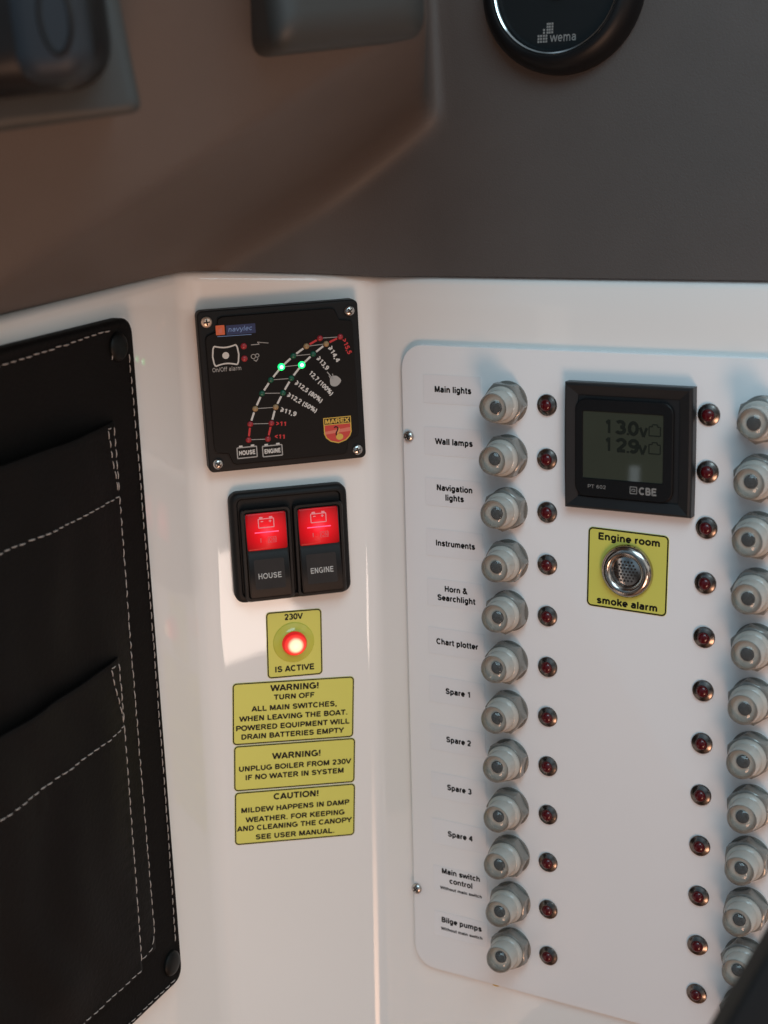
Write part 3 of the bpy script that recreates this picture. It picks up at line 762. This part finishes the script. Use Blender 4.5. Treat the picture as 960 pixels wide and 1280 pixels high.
# ------------------------------------------------------------------ double battery switch
sw = empty('battery_switch', 'black double rocker switch with two red lit lenses marked HOUSE and ENGINE', 'switch')
put(sw, 'M', -0.9, 74.7, 0, RAD(-0.6))
bm = bmesh.new()
lo = [rrect(55.6, 53.0, 4.5, 0)]
for i in range(5):
    a = i / 4 * PI / 2; d = 2.4 * (1 - math.cos(a)); lo.append(rrect(55.6 - 2 * d, 53 - 2 * d, 4.5 - d * .6, 3.6 + 2.4 * math.sin(a)))
lo += [rrect(49.2, 47.4, 2.6, 6.0), rrect(47.8, 46.0, 2.2, 4.6)]
loft(bm, lo, False, True); link('frame', bm, M['black_matt'], sw)
for sx_, name, cx_l in ((-1, 'HOUSE', -11.6), (1, 'ENGINE', 13.1)):
    cx = cx_l
    bm = bmesh.new()
    lo = [rrect(23.6, 44.6, 2.4, 3.0, cx, -3.2), rrect(23.6, 44.6, 2.4, 7.6, cx, -3.2), rrect(22.8, 43.8, 2.2, 8.2, cx, -3.2), rrect(20.6, 41.6, 1.6, 8.2, cx, -3.2), rrect(20.0, 41.0, 1.5, 6.0, cx, -3.2)]
    loft(bm, lo, False, True); link('rocker_surround', bm, M['black'], sw)
    # rocker: upper half pressed in, lower half standing out
    bm = bmesh.new()
    prof = [(17.0, 6.2), (16.6, 6.9), (-1.4, 7.9), (-2.6, 8.6), (-22.0, 11.6), (-23.2, 11.0), (-23.4, 6.0)]
    w2 = 9.7; L_, R_ = [], []
    for (yy, zz) in prof:
        L_.append(bm.verts.new((cx - w2, yy, zz))); R_.append(bm.verts.new((cx + w2, yy, zz)))
    for i in range(len(prof) - 1): bm.faces.new((L_[i], R_[i], R_[i + 1], L_[i + 1]))
    bm.faces.new(L_); bm.faces.new(R_)
    bmesh.ops.bevel(bm, geom=[e for e in bm.edges], offset=0.45, segments=2, affect='EDGES')
    rk = link('rocker', bm, M['black'], sw, angle=40)
    # lit lens on the upper half
    bm = bmesh.new()
    lz = lambda y: 6.9 + (16.6 - y) / 18.0 + 0.04
    def tilted(w, h, r, dz, cy): return [(x, y, lz(y + 7.8) + dz) for x, y, _ in rrect(w, h, r, 0, 0, cy)]
    loft(bm, [tilted(18.8, 17.4, .9, 0, 0), tilted(18.6, 17.2, .9, .5, 0), tilted(17.8, 16.4, .7, .75, 0)], False, True)
    ln = link('lens', bm, M['rocker_lens'], rk); ln.location = Vector((cx, 7.8, 0)) * S
    zt = lambda y: lz(y) + 0.83
    bm = bmesh.new(); cyb = 12.2
    def tl(p, q, wd): 
        stroke(bm, p, q, wd, 0)
    polyline(bm, [(cx - 3.6, cyb - 2.4), (cx + 3.6, cyb - 2.4), (cx + 3.6, cyb + 1.7), (cx - 3.6, cyb + 1.7)], .42, 0, True)
    for s_ in (-2.3, 2.3): stroke(bm, (cx + s_ - .8, cyb + 2.3), (cx + s_ + .8, cyb + 2.3), .75, 0)
    stroke(bm, (cx - 2.5, cyb + .5), (cx - 1.3, cyb + .5), .4, 0); stroke(bm, (cx + 1.3, cyb + .5), (cx + 2.5, cyb + .5), .4, 0); stroke(bm, (cx + 1.9, cyb - .1), (cx + 1.9, cyb + 1.1), .4, 0.001)
    for v in bm.verts: v.co.z += zt(v.co.y)
    link('battery_symbol', bm, M['rocker_ink'], rk, smooth=False)
    bm = bmesh.new(); stroke(bm, (cx - 3.0, 4.9), (cx - 3.0, 2.9), .4, 0); text_into(bm, 'ON', cx + 2.3, 3.9, 1.9, 0, width=3.0, bold=.01)
    polyline(bm, [(cx + .4, 2.6), (cx + 4.2, 2.6), (cx + 4.2, 5.2), (cx + .4, 5.2)], .22, 0.0005, True)
    for v in bm.verts: v.co.z += zt(v.co.y)
    link('lens_lettering', bm, M['rocker_ink_dim'], rk, smooth=False)
    bm = bmesh.new(); stroke(bm, (cx - 5.6, 7.6), (cx + 5.6, 7.6), .45, zt(7.6) + .02); link('glowing_line', bm, M['rocker_line'], rk, smooth=False)
    # smoked window with the name on the lower half
    lz2 = lambda y: 8.6 + (-2.6 - y) * (3.0 / 19.4) + 0.05
    bm = bmesh.new(); bm.faces.new([bm.verts.new((x, y, lz2(y))) for x, y, _ in rrect(14.2, 13.8, .8, 0, cx, -12.0)]); link('window', bm, M['smoked'], rk, smooth=False)
    bm = bmesh.new(); text_into(bm, name, cx, -12.8, 2.6, 0, width=10.8, bold=.01)
    for v in bm.verts: v.co.z = lz2(v.co.y) + .05
    link('lettering', bm, M['white_ink'], rk, smooth=False)

# ------------------------------------------------------------------ stickers
def sticker(label, fr, u, v, rot, w, h, lines, r=2.0, group=None, bw=0.6):
    bm = bmesh.new(); loft(bm, [rrect(w, h, r, 0.0), rrect(w, h, r, 0.16), rrect(w - .12, h - .12, r, 0.2)], True, True)
    o = link('warning_sticker', bm, M['yellow'], smooth=False); tag(o, label, 'sticker', group)
    put(o, fr, u, v, 0.05, rot)
    bm = bmesh.new(); frame_ring(bm, rrect(w - .25, h - .25, r, .24), rrect(w - .25 - 2 * bw, h - .25 - 2 * bw, r - bw, .24)); link('border', bm, M['ink'], o, smooth=False)
    bm = bmesh.new()
    for body, x, y, cap, wd in lines: text_into(bm, body, x, y, cap, .25, width=wd, bold=.024)
    link('lettering', bm, M['ink'], o, smooth=False)
    return o
SG = 'yellow stickers below the battery switch'
rS = RAD(-4.2)
sticker('small yellow 230V IS ACTIVE sticker around the glowing red lamp', 'M', -1.85, 125.4, RAD(-2.6), 27.0, 33.2,
        [('230V', -.1, 13.6, 2.9, 9.0), ('IS ACTIVE', -.2, -12.2, 2.9, 19.0)], group=SG)
sticker('yellow WARNING sticker about turning off main switches, directly under the 230V sticker', 'M', -4.55, 159.2, rS, 59.6, 31.4,
        [('WARNING!', .3, 12.2, 3.1, 23.7), ('TURN OFF', .2, 7.5, 2.55, 19.8), ('ALL MAIN SWITCHES,', .3, 2.3, 2.6, 41.9), ('WHEN LEAVING THE BOAT.', .0, -2.5, 2.6, 53.3), ('POWERED EQUIPMENT WILL', -.2, -7.2, 2.6, 55.8), ('DRAIN BATTERIES EMPTY', -.2, -11.7, 2.6, 50.7)], group=SG)
sticker('yellow WARNING sticker about unplugging the boiler, between the other two wide stickers', 'M', -5.8, 187.0, rS, 60.0, 23.4,
        [('WARNING!', .6, 5.2, 3.1, 24.0), ('UNPLUG BOILER FROM 230V', .3, -.3, 2.6, 55.7), ('IF NO WATER IN SYSTEM', .0, -4.9, 2.6, 48.7)], group=SG)
sticker('yellow CAUTION sticker about mildew and the canopy, lowest of its column', 'M', -7.4, 213.0, rS, 60.0, 27.6,
        [('CAUTION!', .3, 10.2, 3.1, 22.4), ('MILDEW HAPPENS IN DAMP', .2, 4.2, 2.6, 54.0), ('WEATHER. FOR KEEPING', .0, -.9, 2.6, 49.5), ('AND CLEANING THE CANOPY', -.2, -5.3, 2.6, 57.6), ('SEE USER MANUAL.', .0, -10.3, 2.6, 39.4)], group=SG)

lp = empty('indicator_lamp', 'round glowing red lamp in the middle of the 230V sticker', 'lamp')
put(lp, 'M', -2.2, 124.6, 0.25)
bm = bmesh.new(); lathe(bm, [(10.0, 0), (9.7, .55), (8.2, 1.1), (6.6, 1.7), (6.1, 2.2), (5.9, 1.8)], 44, cap=False); link('clear_flange', bm, M['clear_ring'], lp)
bm = bmesh.new(); lathe(bm, [(6.0, 1.2), (5.9, 2.6), (5.3, 4.2), (4.2, 5.4), (2.6, 6.2), (.9, 6.55), (0.01, 6.6)], 44); link('lens', bm, M['lamp_lens'], lp)

# ------------------------------------------------------------------ fuse panel on the right face
pn = empty('switch_panel', 'white flat switch panel with rounded corners on the right wall face', 'panel')
put(pn, 'R', 36.5, 131.5)
bm = bmesh.new(); rbox(bm, 219.0, 311.5, 11.0, 0, 2.6, 0.6); link('panel_sheet', bm, M['laminate'], pn)
for (u, v, t) in ((-69.7, 18.4, .4), (-71.0, 245.6, .8), (142.5, 18.4, .2), (142.5, 245.6, .2)):
    screw(pn, u - 36.5, 131.5 - v, 2.7, 2.7, M['steel'], t)
HP = 2.6
bm = bmesh.new(); lathe(bm, [(1.3, 0), (1.1, .35), (0.01, .5)], 16, cx=0)
for v in bm.verts: v.co.x *= 1.5; v.co.y *= .5
ch = link('gelcoat_chip', bm, M['gold_ink']); put(ch, 'R', -29.3, 288.6, 0.6); ch.location = pt('R', -29.3, 288.6, 0.05) * S
ch.parent = None; ch['label'] = 'small brown fleck on the wall under the switch panel edge'; ch['category'] = 'fleck'

names = [(['Main lights'], []), (['Wall lamps'], []), (['Navigation', 'lights'], []), (['Instruments'], []), (['Horn &', 'Searchlight'], []), (['Chart plotter'], []),
         (['Spare 1'], []), (['Spare 2'], []), (['Spare 3'], []), (['Spare 4'], []), (['Main switch', 'control'], ['Without main switch']), (['Bilge pumps'], ['Without main switch'])]
label_v = [-4.3, 19.7, 43.5, 67.6, 91.6, 115.5, 139.7, 164.0, 188.5, 212.6, 237.3, 261.6]
LW = {'Main lights': 18.7, 'Wall lamps': 19.4, 'Navigation': 18.4, 'lights': 9.6, 'Instruments': 20.4, 'Horn &': 12.0, 'Searchlight': 19.8, 'Chart plotter': 22.0, 'Spare 1': 13.0, 'Spare 2': 13.2,
      'Spare 3': 13.2, 'Spare 4': 13.4, 'Main switch': 20.8, 'control': 12.6, 'Bilge pumps': 22.1, 'Without main switch': 22.9}
def label_strip(u, v, big, small):
    bm = bmesh.new(); loft(bm, [rrect(29.5, 13.2, .5, 0), rrect(29.5, 13.2, .5, .10)], True, True)
    o = link('label_strip', bm, M['clear_label'], smooth=False)
    put(o, 'R', u, v, HP + .04)
    tag(o, 'satin label strip reading %s on the white panel' % ' '.join(big), 'label', 'printed labels of the left switch column')
    bm = bmesh.new(); n = len(big); 
    yo = 0.0 if not small else (2.6 if n == 1 else 1.3)
    for i, b in enumerate(big):
        y = ((n - 1) / 2 - i) * 4.5 + yo + (0.9 if small and n == 2 else 0)
        text_into(bm, b, 0.5, y, 2.75, .16, width=LW[b], bold=.028)
    for b in small: text_into(bm, b, .4, -2.2 if n == 1 else -4.6, 1.55, .16, width=LW[b], bold=.03)
    link('lettering', bm, M['ink'], o, smooth=False)
for v, (big, small) in zip(label_v, names): label_strip(-46.8, v, big, small)

def copy_tree(o, parent=None):
    c = o.copy(); COL.objects.link(c)
    if parent: c.parent = parent
    for k in list(o.children): copy_tree(k, c)
    return c

# push button under a clear boot
def make_button():
    t = empty('push_button', '', 'push button', 'push buttons with clear boots on the white panel')
    bm = bmesh.new()
    hexa = lambda r, z: [(r * math.cos(PI / 3 * (i // 6) + 0) * (1 - s_) + r * math.cos(PI / 3 * (i // 6 + 1)) * s_,
                          r * math.sin(PI / 3 * (i // 6)) * (1 - s_) + r * math.sin(PI / 3 * (i // 6 + 1)) * s_, z) for i in range(36) for s_ in [(i % 6) / 6]]
    def hexlim(R, lim, z):
        out = []
        for (x, y, zz) in hexa(R, z):
            q = math.hypot(x, y); k = min(1, lim / q); out.append((x * k, y * k, z))
        return out
    loft(bm, [circ(9.6, 0, 36), circ(9.6, .8, 36), hexlim(9.9, 9.1, .81), hexlim(10.2, 10.0, 1.6), hexlim(10.2, 10.0, 5.6), hexlim(10.2, 9.3, 6.4), hexlim(10.2, 8.5, 6.7), circ(7.4, 6.7, 36), circ(7.2, 5.6, 36)], False, True)
    link('nut', bm, M['nut'], t, angle=28)
    bm = bmesh.new(); lathe(bm, [(7.9, 6.2), (8.2, 6.9), (8.2, 7.9), (7.6, 8.7), (7.0, 9.1), (6.9, 12.8), (6.75, 14.6), (6.4, 15.6), (6.1, 15.7), (6.0, 13.0), (0.01, 13.0)], 40)
    bt_ = link('boot', bm, M['boot'], t, angle=50)
    bm = bmesh.new(); lathe(bm, [(2.9, 12.6), (2.9, 13.4), (2.7, 13.75), (0.01, 13.9)], 28, cx=0.35, cy=0.2); link('plunger', bm, M['plunger'], bt_)
    bm = bmesh.new(); lathe(bm, [(6.42, 15.5), (6.15, 16.6), (5.4, 17.8), (4.2, 18.7), (2.6, 19.25), (1.2, 19.45), (0.01, 19.5)], 36); link('clear_tip', bm, M['boot_tip'], bt_)
    return t
btn = make_button()
def place_button(first, u, v, label):
    o = btn if first else copy_tree(btn)
    o['label'] = label; put(o, 'R', u, v, HP, random.uniform(0, 2 * PI))
    o.matrix_world = o.matrix_world @ Matrix.Rotation(RAD(random.uniform(-1.8, 1.8)), 4, 'X') @ Matrix.Rotation(RAD(random.uniform(-1.8, 1.8)), 4, 'Y'); return o
flat = lambda big: ' '.join(big)
ORD = ['topmost', 'second from top', 'third from top', 'fourth from top', 'fifth from top', 'sixth from top', 'seventh from top', 'eighth from top', 'ninth from top', 'tenth from top', 'eleventh from top']
for i in range(12):
    place_button(i == 0, -18.6 - random.uniform(0, .8), 24 * i - .3, 'clear booted push button beside the %s label' % flat(names[i][0]))
for i in range(12):
    lb = ('clear booted push button at the right picture edge, %s of that column' % ORD[i]) if i < 11 else 'clear booted push button mostly hidden behind the dark pad'
    place_button(False, 95.6 - random.uniform(0, .8), 24 * i + .3, lb)

# small red indicator lights in chrome cones
def make_led():
    t = empty('indicator_light', '', 'indicator light', 'unlit red indicator lights on the white panel')
    bm = bmesh.new(); lathe(bm, [(4.75, 0), (4.75, .4), (4.5, .8), (4.1, .95), (2.9, 1.6), (2.7, 1.62), (2.65, 1.3)], 40, cap=False); link('bezel', bm, M['dark_chrome'], t, angle=25)
    bm = bmesh.new(); lathe(bm, [(2.7, .8), (2.65, 1.7), (2.3, 2.35), (1.5, 2.85), (.6, 3.05), (0.01, 3.08)], 28); link('lens', bm, M['red_lens'], t)
    return t
led = make_led()
for c in (0, 1):
    for i in range(12):
        o = led if c == 0 and i == 0 else copy_tree(led)
        if c == 0: o['label'] = 'dark red indicator light level with the %s label' % flat(names[i][0])
        else: o['label'] = 'dark red indicator light in the right-hand column of lights, %s' % (ORD[i] if i < 11 else 'lowest')
        put(o, 'R', 72.9 * c, 24 * i, HP, random.uniform(0, 6.28))
        o.matrix_world = o.matrix_world @ Matrix.Rotation(RAD(random.uniform(-3, 3)), 4, 'X') @ Matrix.Rotation(RAD(random.uniform(-3, 3)), 4, 'Y')

# ------------------------------------------------------------------ voltage display
vd = empty('voltage_display', 'square black voltage display with grey-green screen reading 13.0v and 12.9v', 'display')
put(vd, 'R', 39.0, 16.0, HP)
bm = bmesh.new()
def bow(w, h, z, b, n=8):
    """rectangle whose left and right sides bow outward a little"""
    pts = []
    for i in range(n): s = i / n; pts.append((w / 2 + b * math.sin(PI * s), -h / 2 + h * s, z))
    for i in range(n): s = i / n; pts.append((w / 2 - w * s, h / 2, z))
    for i in range(n): s = i / n; pts.append((-w / 2 - b * math.sin(PI * s), h / 2 - h * s, z))
    for i in range(n): s = i / n; pts.append((-w / 2 + w * s, -h / 2, z))
    return pts
loft(bm, [bow(57.0, 55.0, 0, .2), bow(57.0, 55.0, 4.6, .3), bow(56.2, 54.2, 5.4, .3), bow(54.6, 52.6, 5.9, .2), bow(45.5, 44.6, 4.2, 0), bow(45.3, 44.4, 3.6, 0)], False, True)
link('frame', bm, M['charcoal'], vd, angle=25)
bm = bmesh.new()
lo = [rrect(44.0, 42.6, 5.0, 3.4, -1.6, -.6), rrect(44.0, 42.6, 5.0, 5.0, -1.6, -.6), rrect(43.2, 41.8, 4.6, 5.4, -1.6, -.6), rrect(36.6, 29.6, .8, 5.4, -2.0, .8), rrect(36.0, 29.0, .6, 4.9, -2.0, .8)]
loft(bm, lo, False, False); ins = link('insert', bm, M['black'], vd, angle=25)
bm = bmesh.new(); loft(bm, [rrect(36.2, 29.2, .6, 4.92, -2.0, .8)], False, True); scn = link('screen', bm, M['lcd'], ins, smooth=False)
# black mask below the glass
bm = bmesh.new()
for (body, x, y, wd) in (('1', -8.6, 9.3, 2.2), ('3', -2.9, 9.2, 5.0), ('0', 2.8, 9.0, 5.0), ('v', 7.3, 8.3, 4.0), ('1', -8.6, 1.6, 2.2), ('2', -2.6, 1.5, 5.0), ('9', 3.0, 1.4, 5.0), ('v', 7.0, .8, 4.0)):
    text_into(bm, body, x, y, 5.8 if body != 'v' else 5.4, 4.96, width=wd, bold=.022)
for y in (6.5, -1.2): stroke(bm, (-.1, y), (.9, y), .9, 4.96)
for cy in (8.6, 1.0):
    polyline(bm, [(9.8, cy - 2.2), (14.8, cy - 2.2), (14.8, cy + 1.7), (13.4, cy + 1.7), (13.4, cy + 2.6), (11.2, cy + 2.6), (11.2, cy + 1.7), (9.8, cy + 1.7)], .5, 4.96, True)
bm_i = bm; link('lettering', bm_i, M['lcd_ink'], scn, smooth=False)
bm = bmesh.new(); text_into(bm, 'CBE', 9.6, -17.5, 3.1, 5.46, width=7.8, bold=.02)
text_into(bm, 'PT 602', -13.4, -17.2, 1.6, 5.46, width=8.2, bold=.012)
polyline(bm, [(1.8, -18.9), (4.8, -18.9), (4.8, -16.0), (1.8, -16.0)], .35, 5.46, True); polyline(bm, [(2.6, -18.0), (2.6, -17.0), (4.0, -17.0), (4.0, -17.8), (3.0, -17.9)], .3, 5.46)
link('brand_lettering', bm, M['grey_ink'], ins, smooth=False)

# ------------------------------------------------------------------ smoke alarm sounder
sticker('yellow Engine room smoke alarm sticker under the voltage display', 'R', 37.8, 70.8, RAD(-1.2), 37.0, 36.0,
        [('Engine room', .4, 14.3, 3.1, 28.2), ('smoke alarm', .3, -14.7, 3.1, 28.0)], r=2.2, bw=.65).location = pt('R', 37.8, 70.8, HP + .05) * S
sm = empty('alarm_sounder', 'round chrome alarm sounder with perforated centre on the Engine room sticker', 'alarm')
put(sm, 'R', 37.9, 70.6, HP + .2)
bm = bmesh.new(); lathe(bm, [(11.9, 0), (11.9, .9), (11.4, 2.1), (10.2, 3.2), (8.8, 3.6), (7.9, 3.3), (7.1, 2.4), (6.6, 1.4), (6.3, 1.0)], 64, cap=False); link('ring', bm, M['alarm_ring'], sm, angle=50)
bm = bmesh.new(); lathe(bm, [(q, 1.45 - .012 * q * q) for q in (6.8, 6, 5, 4, 3, 2, 1, 0.01)], 48); gl = link('grille', bm, M['chrome'], sm)
bm = bmesh.new()
for j in range(-5, 6):
    for i in range(-5, 6):
        x = i * 1.6 + (.8 if j % 2 else 0); y = j * 1.4
        if math.hypot(x, y) < 5.1:
            z = 1.50 - .012 * (x * x + y * y)
            bm.faces.new([bm.verts.new(p) for p in circ(.5, z, 12, x, y)])
link('holes', bm, M['slot'], gl, smooth=False)

# ------------------------------------------------------------------ dark pad crossing the bottom right corner
bm = bmesh.new()
a = Vector((37.1, -377.3, -108.3)); b = Vector((62.6, -373.4, -72.6))
d = (b - a).normalized(); n = Vector((-0.35, -0.90, 0.25)).normalized(); w_ = d.cross(n).normalized()
if w_.x < 0: w_ = -w_
n = w_.cross(d).normalized()
if n.y > 0: n = -n
a0 = a - d * 30; b0 = b + d * 40
P = [a0, b0, b0 + w_ * 45, a0 + w_ * 45]
cen = sum(P, Vector()) / 4
lo = [[p - n * 16 for p in P]]
for i in range(5):
    t = i / 4 * PI / 2; lo.append([p + (cen - p).normalized() * 3.2 * (1 - math.cos(t)) - n * 4.0 * (1 - math.sin(t)) for p in P])
loft(bm, lo, True, True)
pad = link('padded_edge', bm, M['pad'], angle=60)
tag(pad, 'dark slanting padded edge close by in the bottom right corner', 'padded panel')
